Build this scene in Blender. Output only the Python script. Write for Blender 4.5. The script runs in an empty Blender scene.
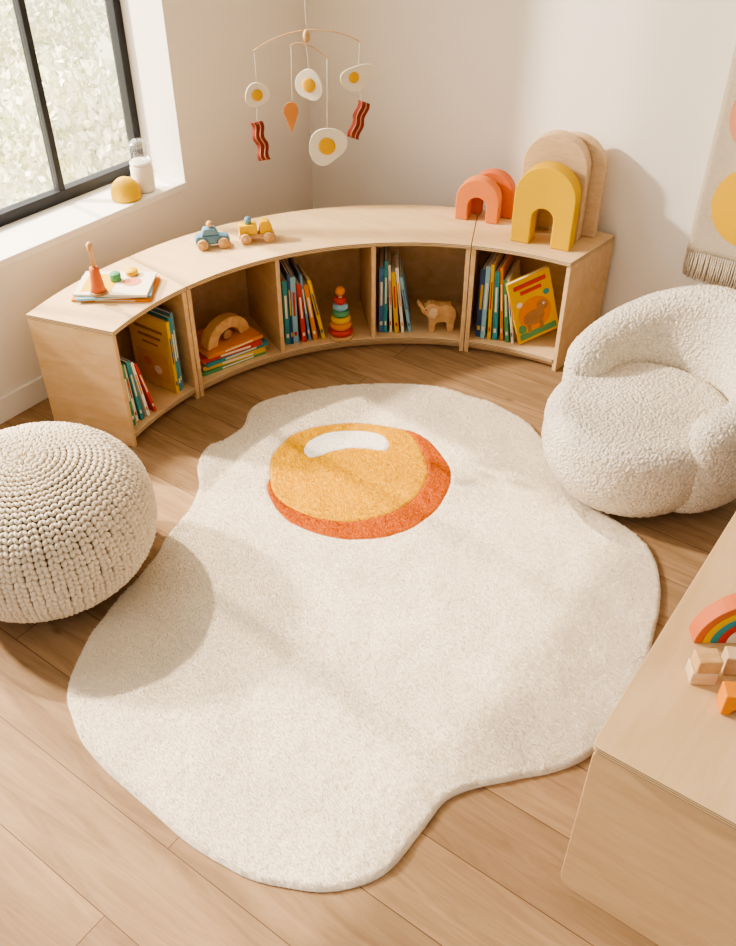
import bpy, math, random
from math import sin, cos, pi, radians, atan, atan2, sqrt, tan
from mathutils import Vector, Matrix, Euler, noise
from mathutils.geometry import delaunay_2d_cdt
import numpy as np
random.seed(7)
S = bpy.context.scene
C = S.collection
S.view_settings.look = 'AgX - Medium High Contrast'

# ------------------------------------------------------------------ camera numbers
FPX = 900.0
PITCH = atan(723/900)
YAW = radians(36)
CH = 2.0
SP, CP = sin(PITCH), cos(PITCH)
FW = Vector((-sin(YAW), cos(YAW)))
RT = Vector((cos(YAW), sin(YAW)))

def ray(u, v):
    du, dv = u-368, v-473
    return FPX*CP-dv*SP, du, -FPX*SP-dv*CP
def pt(u, v, z=0.0):
    a, r, b = ray(u, v)
    t = (z-CH)/b
    p = FW*(a*t)+RT*(r*t)
    return Vector((p.x, p.y, z))
def ppl(u, v, D):
    a, r, b = ray(u, v)
    t = D/a
    return r*t, CH+b*t

# ------------------------------------------------------------------ materials
def newmat(name):
    m = bpy.data.materials.new(name); m.use_nodes = True
    nt = m.node_tree
    return m, nt, nt.nodes['Principled BSDF']
def N(nt, t, **kw):
    n = nt.nodes.new(t)
    for k, v in kw.items():
        if k in n.inputs: n.inputs[k].default_value = v
        else: setattr(n, k, v)
    return n
def mat(name, col, rough=0.6, bump=0.0, bscale=200, var=0.06, vscale=6, spec=0.3):
    m, nt, b = newmat(name)
    tc = N(nt, 'ShaderNodeTexCoord')
    nz = N(nt, 'ShaderNodeTexNoise'); nz.inputs['Scale'].default_value = vscale
    nz.inputs['Detail'].default_value = 4
    nt.links.new(tc.outputs['Object'], nz.inputs['Vector'])
    mx = N(nt, 'ShaderNodeMix', data_type='RGBA')
    mx.inputs[6].default_value = tuple(max(0, c*(1-var)) for c in col)+(1,)
    mx.inputs[7].default_value = tuple(min(1, c*(1+var)) for c in col)+(1,)
    nt.links.new(nz.outputs[0], mx.inputs[0])
    nt.links.new(mx.outputs[2], b.inputs['Base Color'])
    b.inputs['Roughness'].default_value = rough
    b.inputs['Specular IOR Level'].default_value = spec
    if bump:
        n2 = N(nt, 'ShaderNodeTexNoise'); n2.inputs['Scale'].default_value = bscale
        n2.inputs['Detail'].default_value = 3
        nt.links.new(tc.outputs['Object'], n2.inputs['Vector'])
        bp = N(nt, 'ShaderNodeBump'); bp.inputs['Strength'].default_value = bump
        bp.inputs['Distance'].default_value = 0.01
        nt.links.new(n2.outputs[0], bp.inputs['Height'])
        nt.links.new(bp.outputs[0], b.inputs['Normal'])
    return m
def wood(name, c1, c2, stretch=(1, 14, 14), scale=2.5, rough=0.5, edge=False, coord='Object'):
    m, nt, b = newmat(name)
    tc = N(nt, 'ShaderNodeTexCoord')
    mp = N(nt, 'ShaderNodeMapping'); mp.inputs['Scale'].default_value = stretch
    nt.links.new(tc.outputs[coord], mp.inputs['Vector'])
    nz = N(nt, 'ShaderNodeTexNoise'); nz.inputs['Scale'].default_value = scale
    nz.inputs['Detail'].default_value = 7; nz.inputs['Distortion'].default_value = 0.9
    nz.inputs['Roughness'].default_value = 0.6
    nt.links.new(mp.outputs[0], nz.inputs['Vector'])
    cr = N(nt, 'ShaderNodeValToRGB')
    cr.color_ramp.elements[0].position = 0.33; cr.color_ramp.elements[1].position = 0.66
    cr.color_ramp.elements[0].color = c2+(1,); cr.color_ramp.elements[1].color = c1+(1,)
    nt.links.new(nz.outputs[0], cr.inputs[0])
    out = cr.outputs[0]
    if edge:
        sx = N(nt, 'ShaderNodeSeparateXYZ'); nt.links.new(tc.outputs['Object'], sx.inputs[0])
        mu = N(nt, 'ShaderNodeMath', operation='MULTIPLY'); mu.inputs[1].default_value = 1/0.0062
        nt.links.new(sx.outputs['Z'], mu.inputs[0])
        fr = N(nt, 'ShaderNodeMath', operation='FRACT'); nt.links.new(mu.outputs[0], fr.inputs[0])
        gt = N(nt, 'ShaderNodeMath', operation='GREATER_THAN'); gt.inputs[1].default_value = 0.5
        nt.links.new(fr.outputs[0], gt.inputs[0])
        ec = N(nt, 'ShaderNodeMix', data_type='RGBA')
        ec.inputs[6].default_value = tuple(c*0.90 for c in c1)+(1,)
        ec.inputs[7].default_value = tuple(c*0.40 for c in c2)+(1,)
        nt.links.new(gt.outputs[0], ec.inputs[0])
        ge = N(nt, 'ShaderNodeNewGeometry'); s2 = N(nt, 'ShaderNodeSeparateXYZ')
        nt.links.new(ge.outputs['True Normal'], s2.inputs[0])
        ab = N(nt, 'ShaderNodeMath', operation='ABSOLUTE'); nt.links.new(s2.outputs['Z'], ab.inputs[0])
        g2 = N(nt, 'ShaderNodeMath', operation='GREATER_THAN'); g2.inputs[1].default_value = 0.6
        nt.links.new(ab.outputs[0], g2.inputs[0])
        mx = N(nt, 'ShaderNodeMix', data_type='RGBA')
        nt.links.new(g2.outputs[0], mx.inputs[0]); nt.links.new(ec.outputs[2], mx.inputs[6])
        nt.links.new(out, mx.inputs[7]); out = mx.outputs[2]
    nt.links.new(out, b.inputs['Base Color'])
    b.inputs['Roughness'].default_value = rough
    b.inputs['Specular IOR Level'].default_value = 0.3
    bp = N(nt, 'ShaderNodeBump'); bp.inputs['Strength'].default_value = 0.08; bp.inputs['Distance'].default_value = 0.003
    nt.links.new(nz.outputs[0], bp.inputs['Height']); nt.links.new(bp.outputs[0], b.inputs['Normal'])
    return m
def fuzzy(name, col, vs=120, strength=0.6, dist=0.006, var=0.12, sheen=0.2, big=7, mixb=0.4):
    m, nt, b = newmat(name)
    tc = N(nt, 'ShaderNodeTexCoord')
    n1 = N(nt, 'ShaderNodeTexNoise'); n1.inputs['Scale'].default_value = vs; n1.inputs['Detail'].default_value = 5
    n1.inputs['Roughness'].default_value = 0.7
    n2 = N(nt, 'ShaderNodeTexNoise'); n2.inputs['Scale'].default_value = big; n2.inputs['Detail'].default_value = 5
    for n in (n1, n2): nt.links.new(tc.outputs['Object'], n.inputs['Vector'])
    ad = N(nt, 'ShaderNodeMath', operation='MULTIPLY_ADD'); ad.inputs[1].default_value = 1-mixb
    nt.links.new(n1.outputs[0], ad.inputs[0])
    m2 = N(nt, 'ShaderNodeMath', operation='MULTIPLY'); m2.inputs[1].default_value = mixb
    nt.links.new(n2.outputs[0], m2.inputs[0]); nt.links.new(m2.outputs[0], ad.inputs[2])
    cr = N(nt, 'ShaderNodeValToRGB')
    cr.color_ramp.elements[0].position = 0.32; cr.color_ramp.elements[1].position = 0.62
    cr.color_ramp.elements[0].color = tuple(c*(1-2*var) for c in col)+(1,)
    cr.color_ramp.elements[1].color = tuple(min(1, c*(1+var*0.4)) for c in col)+(1,)
    nt.links.new(ad.outputs[0], cr.inputs[0]); nt.links.new(cr.outputs[0], b.inputs['Base Color'])
    b.inputs['Roughness'].default_value = 0.95
    b.inputs['Specular IOR Level'].default_value = 0.1
    b.inputs['Sheen Weight'].default_value = sheen
    bp = N(nt, 'ShaderNodeBump'); bp.inputs['Strength'].default_value = strength; bp.inputs['Distance'].default_value = dist
    nt.links.new(n1.outputs[0], bp.inputs['Height']); nt.links.new(bp.outputs[0], b.inputs['Normal'])
    return m
def nubby(name, col):
    m, nt, b = newmat(name)
    tc = N(nt, 'ShaderNodeTexCoord')
    nz = N(nt, 'ShaderNodeTexNoise'); nz.inputs['Scale'].default_value = 60; nz.inputs['Detail'].default_value = 3
    nt.links.new(tc.outputs['Object'], nz.inputs['Vector'])
    va = N(nt, 'ShaderNodeVectorMath', operation='MULTIPLY_ADD'); va.inputs[1].default_value = (0.012, 0.012, 0.012)
    nt.links.new(nz.outputs['Color'], va.inputs[0]); nt.links.new(tc.outputs['Object'], va.inputs[2])
    vo = N(nt, 'ShaderNodeTexVoronoi'); vo.inputs['Scale'].default_value = 105
    nt.links.new(va.outputs[0], vo.inputs['Vector'])
    cr = N(nt, 'ShaderNodeValToRGB')
    cr.color_ramp.elements[0].position = 0.15; cr.color_ramp.elements[1].position = 0.75
    cr.color_ramp.elements[0].color = tuple(min(1, c*1.03) for c in col)+(1,); cr.color_ramp.elements[1].color = tuple(c*0.74 for c in col)+(1,)
    nt.links.new(vo.outputs['Distance'], cr.inputs[0]); nt.links.new(cr.outputs[0], b.inputs['Base Color'])
    b.inputs['Roughness'].default_value = 0.95; b.inputs['Specular IOR Level'].default_value = 0.1; b.inputs['Sheen Weight'].default_value = 0.1
    bp = N(nt, 'ShaderNodeBump'); bp.invert = True; bp.inputs['Strength'].default_value = 0.9; bp.inputs['Distance'].default_value = 0.006
    nt.links.new(vo.outputs['Distance'], bp.inputs['Height']); nt.links.new(bp.outputs[0], b.inputs['Normal'])
    return m

M = {}
M['wall'] = mat('wall_paint', (0.88, 0.825, 0.75), 0.9, 0.05, 60, 0.02, 2)
M['white'] = mat('white_paint', (0.90, 0.865, 0.81), 0.6, 0, var=0.02)
M['frame'] = mat('black_frame', (0.02, 0.021, 0.024), 0.45)
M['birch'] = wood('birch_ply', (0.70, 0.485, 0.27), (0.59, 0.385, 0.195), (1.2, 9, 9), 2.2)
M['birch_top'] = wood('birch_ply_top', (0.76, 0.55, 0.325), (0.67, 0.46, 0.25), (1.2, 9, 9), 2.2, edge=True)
M['desk'] = wood('desk_ply', (0.57, 0.38, 0.20), (0.50, 0.32, 0.16), (1.6, 1, 9), 3.2, edge=False)  # darker copy of the tabletop ply; shade on the panels is painted in
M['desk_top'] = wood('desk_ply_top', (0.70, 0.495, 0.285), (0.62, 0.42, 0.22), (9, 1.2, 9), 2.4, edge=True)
M['toywood'] = wood('toy_wood', (0.70, 0.44, 0.215), (0.54, 0.31, 0.13), (4, 20, 4), 6)
M['palewood'] = wood('pale_wood', (0.75, 0.555, 0.345), (0.65, 0.445, 0.25), (3, 3, 14), 5)
M['brownwood'] = wood('brown_wood', (0.42, 0.23, 0.11), (0.30, 0.15, 0.07), (4, 4, 20), 6)
M['coral'] = mat('coral_paint', (0.70, 0.225, 0.075), 0.6)
M['coraldark'] = mat('coral_dark_paint', (0.60, 0.155, 0.05), 0.6)
M['yellow'] = mat('yellow_paint', (0.74, 0.45, 0.01), 0.5)
M['mustard'] = mat('mustard_paint', (0.72, 0.39, 0.015), 0.7)
M['orange'] = mat('orange_paint', (0.72, 0.24, 0.015), 0.5)
M['red'] = mat('red_paint', (0.55, 0.045, 0.025), 0.5)
M['green'] = mat('green_paint', (0.09, 0.30, 0.14), 0.5)
M['teal'] = mat('teal_paint', (0.04, 0.27, 0.30), 0.5)
M['blue'] = mat('blue_paint', (0.07, 0.19, 0.40), 0.5)
M['bluegrey'] = mat('bluegrey_paint', (0.14, 0.28, 0.39), 0.5)
M['navy'] = mat('navy_paint', (0.035, 0.08, 0.20), 0.5)
M['lightblue'] = mat('light_blue_paint', (0.26, 0.50, 0.62), 0.5)
M['cream'] = mat('cream_paint', (0.82, 0.74, 0.59), 0.8)
M['pink'] = mat('pink_felt', (0.68, 0.28, 0.165), 0.95, 0.3, 300)
M['mustfelt'] = mat('mustard_felt', (0.76, 0.44, 0.02), 0.95, 0.3, 300)
M['tan'] = mat('tan_orange', (0.64, 0.25, 0.07), 0.8)
M['paper'] = mat('paper', (0.86, 0.81, 0.72), 0.9)
M['cord'] = mat('cotton_cord', (0.85, 0.79, 0.70), 0.9)
M['bacon'] = mat('bacon_felt', (0.25, 0.04, 0.022), 0.85)
M['baconfat'] = mat('bacon_fat', (0.60, 0.30, 0.19), 0.85)
M['rug'] = fuzzy('rug_cream', (0.85, 0.755, 0.62), 50, 0.5, 0.008, 0.06, 0.1, 5, 0.65)
M['rugyel'] = fuzzy('rug_yellow', (0.74, 0.405, 0.012), 50, 0.4, 0.008, 0.08, 0.0)
M['rugor'] = fuzzy('rug_orange', (0.50, 0.125, 0.025), 50, 0.4, 0.008, 0.08, 0.0)
M['rugwhite'] = fuzzy('rug_white', (0.93, 0.88, 0.79), 50, 0.4, 0.008, 0.03)
M['boucle'] = nubby('boucle', (0.88, 0.785, 0.655))
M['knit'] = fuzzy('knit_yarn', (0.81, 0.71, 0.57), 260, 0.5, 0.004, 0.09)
M['knitin'] = fuzzy('knit_inner', (0.32, 0.235, 0.15), 260, 0.5, 0.004, 0.10)  # dark body under the stitches, shade of the gaps put into its colour
M['weave'] = mat('woven_textile', (0.68, 0.575, 0.44), 0.95, 0.9, 260, 0.12, 60)
M['dark'] = mat('dark_plastic', (0.03, 0.03, 0.03), 0.5)
M['leaf'] = mat('leaf', (0.70, 0.78, 0.50), 0.7, var=0.2, vscale=3)
M['leafpale'] = mat('leaf_pale', (0.90, 0.90, 0.78), 0.7, var=0.1, vscale=3)  # near-white leaves, overexposed garden glare put into the colour
M['lawn'] = mat('lawn', (0.84, 0.86, 0.72), 0.9, var=0.1, vscale=2)

def glassmat(name, f):
    m = bpy.data.materials.new(name); m.use_nodes = True
    nt = m.node_tree; nt.nodes.clear()
    o = nt.nodes.new('ShaderNodeOutputMaterial'); mx = nt.nodes.new('ShaderNodeMixShader')
    t = nt.nodes.new('ShaderNodeBsdfTransparent'); g = nt.nodes.new('ShaderNodeBsdfGlossy')
    g.inputs['Roughness'].default_value = 0.05; mx.inputs[0].default_value = f
    nt.links.new(t.outputs[0], mx.inputs[1]); nt.links.new(g.outputs[0], mx.inputs[2]); nt.links.new(mx.outputs[0], o.inputs[0])
    return m
M['glass'] = glassmat('clear_glass', 0.05)
M['frost'] = glassmat('bottle_glass', 0.22)

def floormat():
    m, nt, b = newmat('oak_planks')
    tc = N(nt, 'ShaderNodeTexCoord')
    mp = N(nt, 'ShaderNodeMapping'); mp.inputs['Location'].default_value = (1.018+0.0, -0.415, 0)
    nt.links.new(tc.outputs['Object'], mp.inputs['Vector'])
    br = N(nt, 'ShaderNodeTexBrick')
    br.offset = 0.43; br.offset_frequency = 2; br.squash = 1
    br.inputs['Scale'].default_value = 1.0
    br.inputs['Brick Width'].default_value = 1.9; br.inputs['Row Height'].default_value = 0.191
    br.inputs['Mortar Size'].default_value = 0.0013; br.inputs['Mortar Smooth'].default_value = 0.3
    br.inputs['Bias'].default_value = 0.0
    br.inputs['Color1'].default_value = (0.0, 0.0, 0.0, 1); br.inputs['Color2'].default_value = (1, 1, 1, 1)
    br.inputs['Mortar'].default_value = (0.5, 0.5, 0.5, 1)
    nt.links.new(mp.outputs[0], br.inputs['Vector'])
    va = N(nt, 'ShaderNodeVectorMath', operation='MULTIPLY_ADD')
    va.inputs[1].default_value = (5, 7, 3)
    nt.links.new(br.outputs['Color'], va.inputs[0]); nt.links.new(tc.outputs['Object'], va.inputs[2])
    m2 = N(nt, 'ShaderNodeMapping'); m2.inputs['Scale'].default_value = (1.1, 9, 1)
    nt.links.new(va.outputs[0], m2.inputs['Vector'])
    nz = N(nt, 'ShaderNodeTexNoise'); nz.inputs['Scale'].default_value = 2.4; nz.inputs['Detail'].default_value = 9
    nz.inputs['Distortion'].default_value = 1.4; nz.inputs['Roughness'].default_value = 0.66
    nt.links.new(m2.outputs[0], nz.inputs['Vector'])
    cr = N(nt, 'ShaderNodeValToRGB')
    cr.color_ramp.elements[0].position = 0.30; cr.color_ramp.elements[1].position = 0.68
    cr.color_ramp.elements[0].color = (0.245, 0.148, 0.076, 1); cr.color_ramp.elements[1].color = (0.405, 0.262, 0.147, 1)
    nt.links.new(nz.outputs[0], cr.inputs[0])
    # knots
    m3 = N(nt, 'ShaderNodeMapping'); m3.inputs['Scale'].default_value = (1.5, 3.2, 1)
    nt.links.new(va.outputs[0], m3.inputs['Vector'])
    vk = N(nt, 'ShaderNodeTexVoronoi'); vk.inputs['Scale'].default_value = 1.3; vk.inputs['Randomness'].default_value = 1.0
    nt.links.new(m3.outputs[0], vk.inputs['Vector'])
    kr = N(nt, 'ShaderNodeValToRGB')
    kr.color_ramp.elements[0].position = 0.012; kr.color_ramp.elements[1].position = 0.055
    kr.color_ramp.elements[0].color = (0.55, 0.48, 0.42, 1); kr.color_ramp.elements[1].color = (1, 1, 1, 1)
    nt.links.new(vk.outputs['Distance'], kr.inputs[0])
    km = N(nt, 'ShaderNodeMix', data_type='RGBA'); km.blend_type = 'MULTIPLY'; km.inputs[0].default_value = 0.8
    nt.links.new(cr.outputs[0], km.inputs[6]); nt.links.new(kr.outputs[0], km.inputs[7])
    hs = N(nt, 'ShaderNodeMix', data_type='RGBA'); hs.blend_type = 'MULTIPLY'
    tint = N(nt, 'ShaderNodeValToRGB')
    tint.color_ramp.elements[0].color = (0.83, 0.82, 0.80, 1); tint.color_ramp.elements[1].color = (1.08, 1.07, 1.06, 1)
    nt.links.new(br.outputs['Color'], tint.inputs[0])
    hs.inputs[0].default_value = 1
    nt.links.new(km.outputs[2], hs.inputs[6]); nt.links.new(tint.outputs[0], hs.inputs[7])
    dm = N(nt, 'ShaderNodeMix', data_type='RGBA')
    dm.inputs[7].default_value = (0.10, 0.055, 0.028, 1)
    nt.links.new(br.outputs['Fac'], dm.inputs[0]); nt.links.new(hs.outputs[2], dm.inputs[6])
    nt.links.new(dm.outputs[2], b.inputs['Base Color'])
    b.inputs['Roughness'].default_value = 0.58; b.inputs['Specular IOR Level'].default_value = 0.25
    bp = N(nt, 'ShaderNodeBump'); bp.inputs['Strength'].default_value = 0.12; bp.inputs['Distance'].default_value = 0.003
    nt.links.new(nz.outputs[0], bp.inputs['Height']); nt.links.new(bp.outputs[0], b.inputs['Normal'])
    return m
M['floor'] = floormat()

# ------------------------------------------------------------------ mesh builder
class MB:
    def __init__(s): s.v = []; s.f = []; s.sm = []; s.mi = []
    def add(s, vs, fs, X=None, smooth=False, mi=0):
        o = len(s.v)
        s.v += [tuple(X @ Vector(p)) if X is not None else tuple(p) for p in vs]
        for f in fs:
            s.f.append([i+o for i in f]); s.sm.append(smooth); s.mi.append(mi)
        return s
    def box(s, c, d, X=None, mi=0):
        x, y, z = c; a, b, e = d[0]/2, d[1]/2, d[2]/2
        vs = [(x+i*a, y+j*b, z+k*e) for k in (-1, 1) for j in (-1, 1) for i in (-1, 1)]
        return s.add(vs, [(0, 2, 3, 1), (4, 5, 7, 6), (0, 1, 5, 4), (2, 6, 7, 3), (0, 4, 6, 2), (1, 3, 7, 5)], X, False, mi)
    def prism(s, poly, z0, z1, X=None, mi=0, smooth=False):
        n = len(poly)
        ar = sum(poly[i][0]*poly[(i+1) % n][1]-poly[(i+1) % n][0]*poly[i][1] for i in range(n))
        if ar < 0: poly = poly[::-1]
        vs = [(p[0], p[1], z0) for p in poly]+[(p[0], p[1], z1) for p in poly]
        o = len(s.v)
        s.add(vs, [list(range(n))[::-1], list(range(n, 2*n))], X, False, mi)
        for i in range(n):
            s.f.append([o+i, o+(i+1) % n, o+n+(i+1) % n, o+n+i]); s.sm.append(smooth); s.mi.append(mi)
        return s
    def lathe(s, prof, n=32, X=None, mi=0, smooth=True):
        vs = []; fs = []
        for r, z in prof:
            for k in range(n):
                a = 2*pi*k/n; vs.append((r*cos(a), r*sin(a), z))
        m = len(prof)
        for j in range(m-1):
            for k in range(n):
                k2 = (k+1) % n
                fs.append((j*n+k, j*n+k2, (j+1)*n+k2, (j+1)*n+k))
        fs.append(list(range(n))[::-1]); fs.append([(m-1)*n+k for k in range(n)])
        return s.add(vs, fs, X, smooth, mi)
    def tube(s, pts, r, n=8, X=None, mi=0):
        pts = [Vector(p) for p in pts]; vs = []; fs = []
        for i, p in enumerate(pts):
            d = (pts[min(i+1, len(pts)-1)]-pts[max(i-1, 0)]).normalized()
            u = d.orthogonal().normalized() if i == 0 else (u-d*u.dot(d)).normalized()
            w = d.cross(u)
            for k in range(n):
                a = 2*pi*k/n; vs.append(tuple(p+(u*cos(a)+w*sin(a))*r))
        for j in range(len(pts)-1):
            for k in range(n):
                k2 = (k+1) % n; fs.append((j*n+k, j*n+k2, (j+1)*n+k2, (j+1)*n+k))
        fs.append(list(range(n))[::-1]); fs.append([(len(pts)-1)*n+k for k in range(n)])
        return s.add(vs, fs, X, True, mi)
    def ell(s, rx, ry, rz, X=None, n=16, m=10, mi=0):
        vs = []; fs = []
        for j in range(1, m):
            t = pi*j/m
            for k in range(n):
                a = 2*pi*k/n; vs.append((rx*sin(t)*cos(a), ry*sin(t)*sin(a), -rz*cos(t)))
        b = len(vs); vs += [(0, 0, -rz), (0, 0, rz)]
        for j in range(m-2):
            for k in range(n):
                k2 = (k+1) % n; fs.append((j*n+k, j*n+k2, (j+1)*n+k2, (j+1)*n+k))
        for k in range(n):
            k2 = (k+1) % n; fs.append((b, k2, k)); fs.append((b+1, (m-2)*n+k, (m-2)*n+k2))
        return s.add(vs, fs, X, True, mi)
    def torus(s, R, r, X=None, n=32, m=12, mi=0):
        vs = []; fs = []
        for j in range(n):
            a = 2*pi*j/n
            for k in range(m):
                b = 2*pi*k/m; q = R+r*cos(b); vs.append((q*cos(a), q*sin(a), r*sin(b)))
        for j in range(n):
            for k in range(m):
                fs.append((j*m+k, ((j+1) % n)*m+k, ((j+1) % n)*m+(k+1) % m, j*m+(k+1) % m))
        return s.add(vs, fs, X, True, mi)
    def build(s, name, mats, parent=None, loc=(0, 0, 0), rot=(0, 0, 0), bevel=0, seg=2):
        me = bpy.data.meshes.new(name); me.from_pydata(s.v, [], s.f)
        if not isinstance(mats, (list, tuple)): mats = [mats]
        for m in mats: me.materials.append(m)
        me.polygons.foreach_set('use_smooth', s.sm); me.polygons.foreach_set('material_index', s.mi)
        me.update()
        o = bpy.data.objects.new(name, me); C.objects.link(o)
        o.location = loc; o.rotation_euler = rot
        if parent: o.parent = parent
        if bevel:
            b = o.modifiers.new('bevel', 'BEVEL'); b.width = bevel; b.segments = seg
            b.limit_method = 'ANGLE'; b.angle_limit = radians(40)
        return o
def tag(o, label=None, cat=None, group=None, kind=None):
    for k, v in (('label', label), ('category', cat), ('group', group), ('kind', kind)):
        if v: o[k] = v
    return o
def thing(name, label, cat, loc=(0, 0, 0), rot=(0, 0, 0), group=None):
    o = bpy.data.objects.new(name, None); C.objects.link(o); o.empty_display_size = 0.05
    o.location = loc; o.rotation_euler = rot
    return tag(o, label, cat, group)
T = Matrix.Translation
def Rm(a, ax): return Matrix.Rotation(a, 4, ax)
UP = Rm(pi/2, 'X')     # xy-profile -> xz, thickness along -y

# ------------------------------------------------------------------ room
WX, WY, HC = -2.78, 3.36, 3.2
YR, XR = -1.2, 1.8
SZ = 0.60
tag(MB().box(((WX+XR)/2-0.15, (YR+WY)/2, -0.05), (XR-WX+0.3, WY-YR, 0.1)).build('floor', M['floor']), kind='structure')
tag(MB().box(((WX+XR)/2, WY+0.1, HC/2), (XR-WX+0.6, 0.2, HC)).build('wall_back', M['wall']), kind='structure')
W0, W1, WH = 0.25, 2.53, 2.95
wl = MB()
wx = WX-0.15
wl.box((wx, (YR+WY)/2, (SZ-0.03)/2), (0.3, WY-YR, SZ-0.03))
wl.box((wx, (YR+WY)/2, (WH+HC)/2), (0.3, WY-YR, HC-WH))
wl.box((wx, (W1+WY)/2, (SZ-0.03+WH)/2), (0.3, WY-W1, WH-SZ+0.03))
wl.box((wx, (YR+W0)/2, (SZ-0.03+WH)/2), (0.3, W0-YR, WH-SZ+0.03))
tag(wl.build('wall_left', M['wall']), kind='structure')
tag(MB().box(((WX+XR)/2, (YR+WY)/2, HC+0.05), (XR-WX+0.6, WY-YR+0.4, 0.1)).build('ceiling', M['wall']), kind='structure')
tag(MB().box((WX+0.007, (YR+WY)/2, 0.05), (0.014, WY-YR, 0.10)).build('baseboard_left', M['white'], bevel=0.003), kind='structure')
tag(MB().box(((WX+XR)/2+0.007, WY-0.007, 0.05), (XR-WX-0.014, 0.014, 0.10)).build('baseboard_back', M['white'], bevel=0.003), kind='structure')
# window
win = thing('window_1', None, None, (WX, (W0+W1)/2, SZ)); win['kind'] = 'structure'
yc = (W0+W1)/2
MB().box((-0.145, 0, -0.015), (0.31, W1-W0, 0.03)).build('window_sill', M['white'], win, bevel=0.003)
fr = MB(); FXp = -0.255
hh = WH-SZ; ww = W1-W0
fr.box((FXp, 0, 0.0225), (0.05, ww, 0.045)); fr.box((FXp, 0, hh-0.02), (0.05, ww, 0.04))
fr.box((FXp, ww/2-0.018, hh/2), (0.05, 0.036, hh-0.08)); fr.box((FXp, -ww/2+0.018, hh/2), (0.05, 0.036, hh-0.08))
fr.build('window_frame', M['frame'], win, bevel=0.003)
muls = [2.10, 1.40, 0.82]
for y in muls:
    MB().box((FXp, y-yc, hh/2), (0.040, 0.026, hh-0.085)).build('mullion', M['frame'], win, bevel=0.003)
ed = [W1-0.036]+muls+[W0+0.036]
for a, b in zip(ed[:-1], ed[1:]):
    MB().box((FXp, (a+b)/2-yc, hh/2), (0.006, abs(a-b)-0.03, hh-0.09)).build('window_pane', M['glass'], win)

# garden outside
tag(MB().box((-9, 2, -0.65), (11.5, 18, 0.1)).build('garden_lawn', M['lawn']), kind='structure')
def shrub(x, y, h, r, seed):
    rr = random.Random(seed)
    t = thing('garden_shrub', 'pale sunlit green shrub growing outside the window', 'shrub', (x, y, -0.6), group='shrubs outside the window')
    for mname, cnt in (('leaf', 800), ('leafpale', 3300)):
        b = MB()
        for i in range(cnt):
            while True:
                p = Vector((rr.uniform(-1, 1), rr.uniform(-1, 1), rr.uniform(-1, 1)))
                if 0.35 < p.length < 1: break
            k = 0.9+0.2*noise.noise(p*2+Vector((seed, 0, 0)))
            q = Vector((p.x*r*k, p.y*r*k, h*0.55+p.z*h*0.5*k))
            X = T(q) @ Euler((rr.uniform(0, 6), rr.uniform(0, 6), rr.uniform(0, 6))).to_matrix().to_4x4()
            s_ = rr.uniform(0.018, 0.04)
            b.add([(-s_, 0, 0), (0, -s_*0.6, 0.004), (s_, 0, 0), (0, s_*0.6, 0.004)], [(0, 1, 2, 3)], X)
        b.build('foliage', M[mname], t)
for i, (x, y, h, r) in enumerate([(-4.35, 2.15, 1.25, 0.50), (-4.4, 3.2, 1.35, 0.50), (-5.45, 2.70, 1.5, 0.53), (-5.6, 3.85, 1.55, 0.54), (-4.4, 4.4, 1.3, 0.5), (-6.75, 3.3, 1.75, 0.58), (-6.9, 4.6, 1.8, 0.62), (-8.4, 4.8, 2.0, 0.75), (-8.4, 6.5, 2.0, 0.8), (-5.7, 5.3, 1.6, 0.55)]):
    shrub(x, y, h, r, i+1)

# ------------------------------------------------------------------ shelves
CX, CY = -1.1, 1.85
A0, A1, A2, A3, A4, A5 = 96.4, 115.9, 134.3, 153.0, 172.2, 190.9
def bul(th): return sin(pi*min(1, max(0, (th-96)/94.5)))
def ri(th): return 1.165+0.045*bul(th)
def ro(th): return 1.485+0.10*bul(th)+0.02*max(0, (th-172)/18)
def skew(th):
    if th <= A0+.01: return -2.6
    if th >= A5-.01: return 1.1
    return 0
def pol(r, th): return Vector((CX+r*cos(radians(th)), CY+r*sin(radians(th))))
TH = 0.018; SH = 0.486; BZ = 0.035
def arcpoly(a, b, fin, fout, ins, org):
    n = max(4, int(abs(b-a)))
    P = []
    for side, f in ((0, fin), (1, fout)):
        for k in (range(n+1) if side == 0 else range(n, -1, -1)):
            th0 = a+(b-a)*k/n; r = f(th0); i = math.degrees(ins/r)
            fr_ = (r-ri(th0))/(ro(th0)-ri(th0))
            a2, b2 = a+skew(a)*fr_, b+skew(b)*fr_
            th = (a2+i)+((b2-i)-(a2+i))*k/n
            P.append(pol(r, th)-org)
    return [(p.x, p.y) for p in P]
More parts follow.
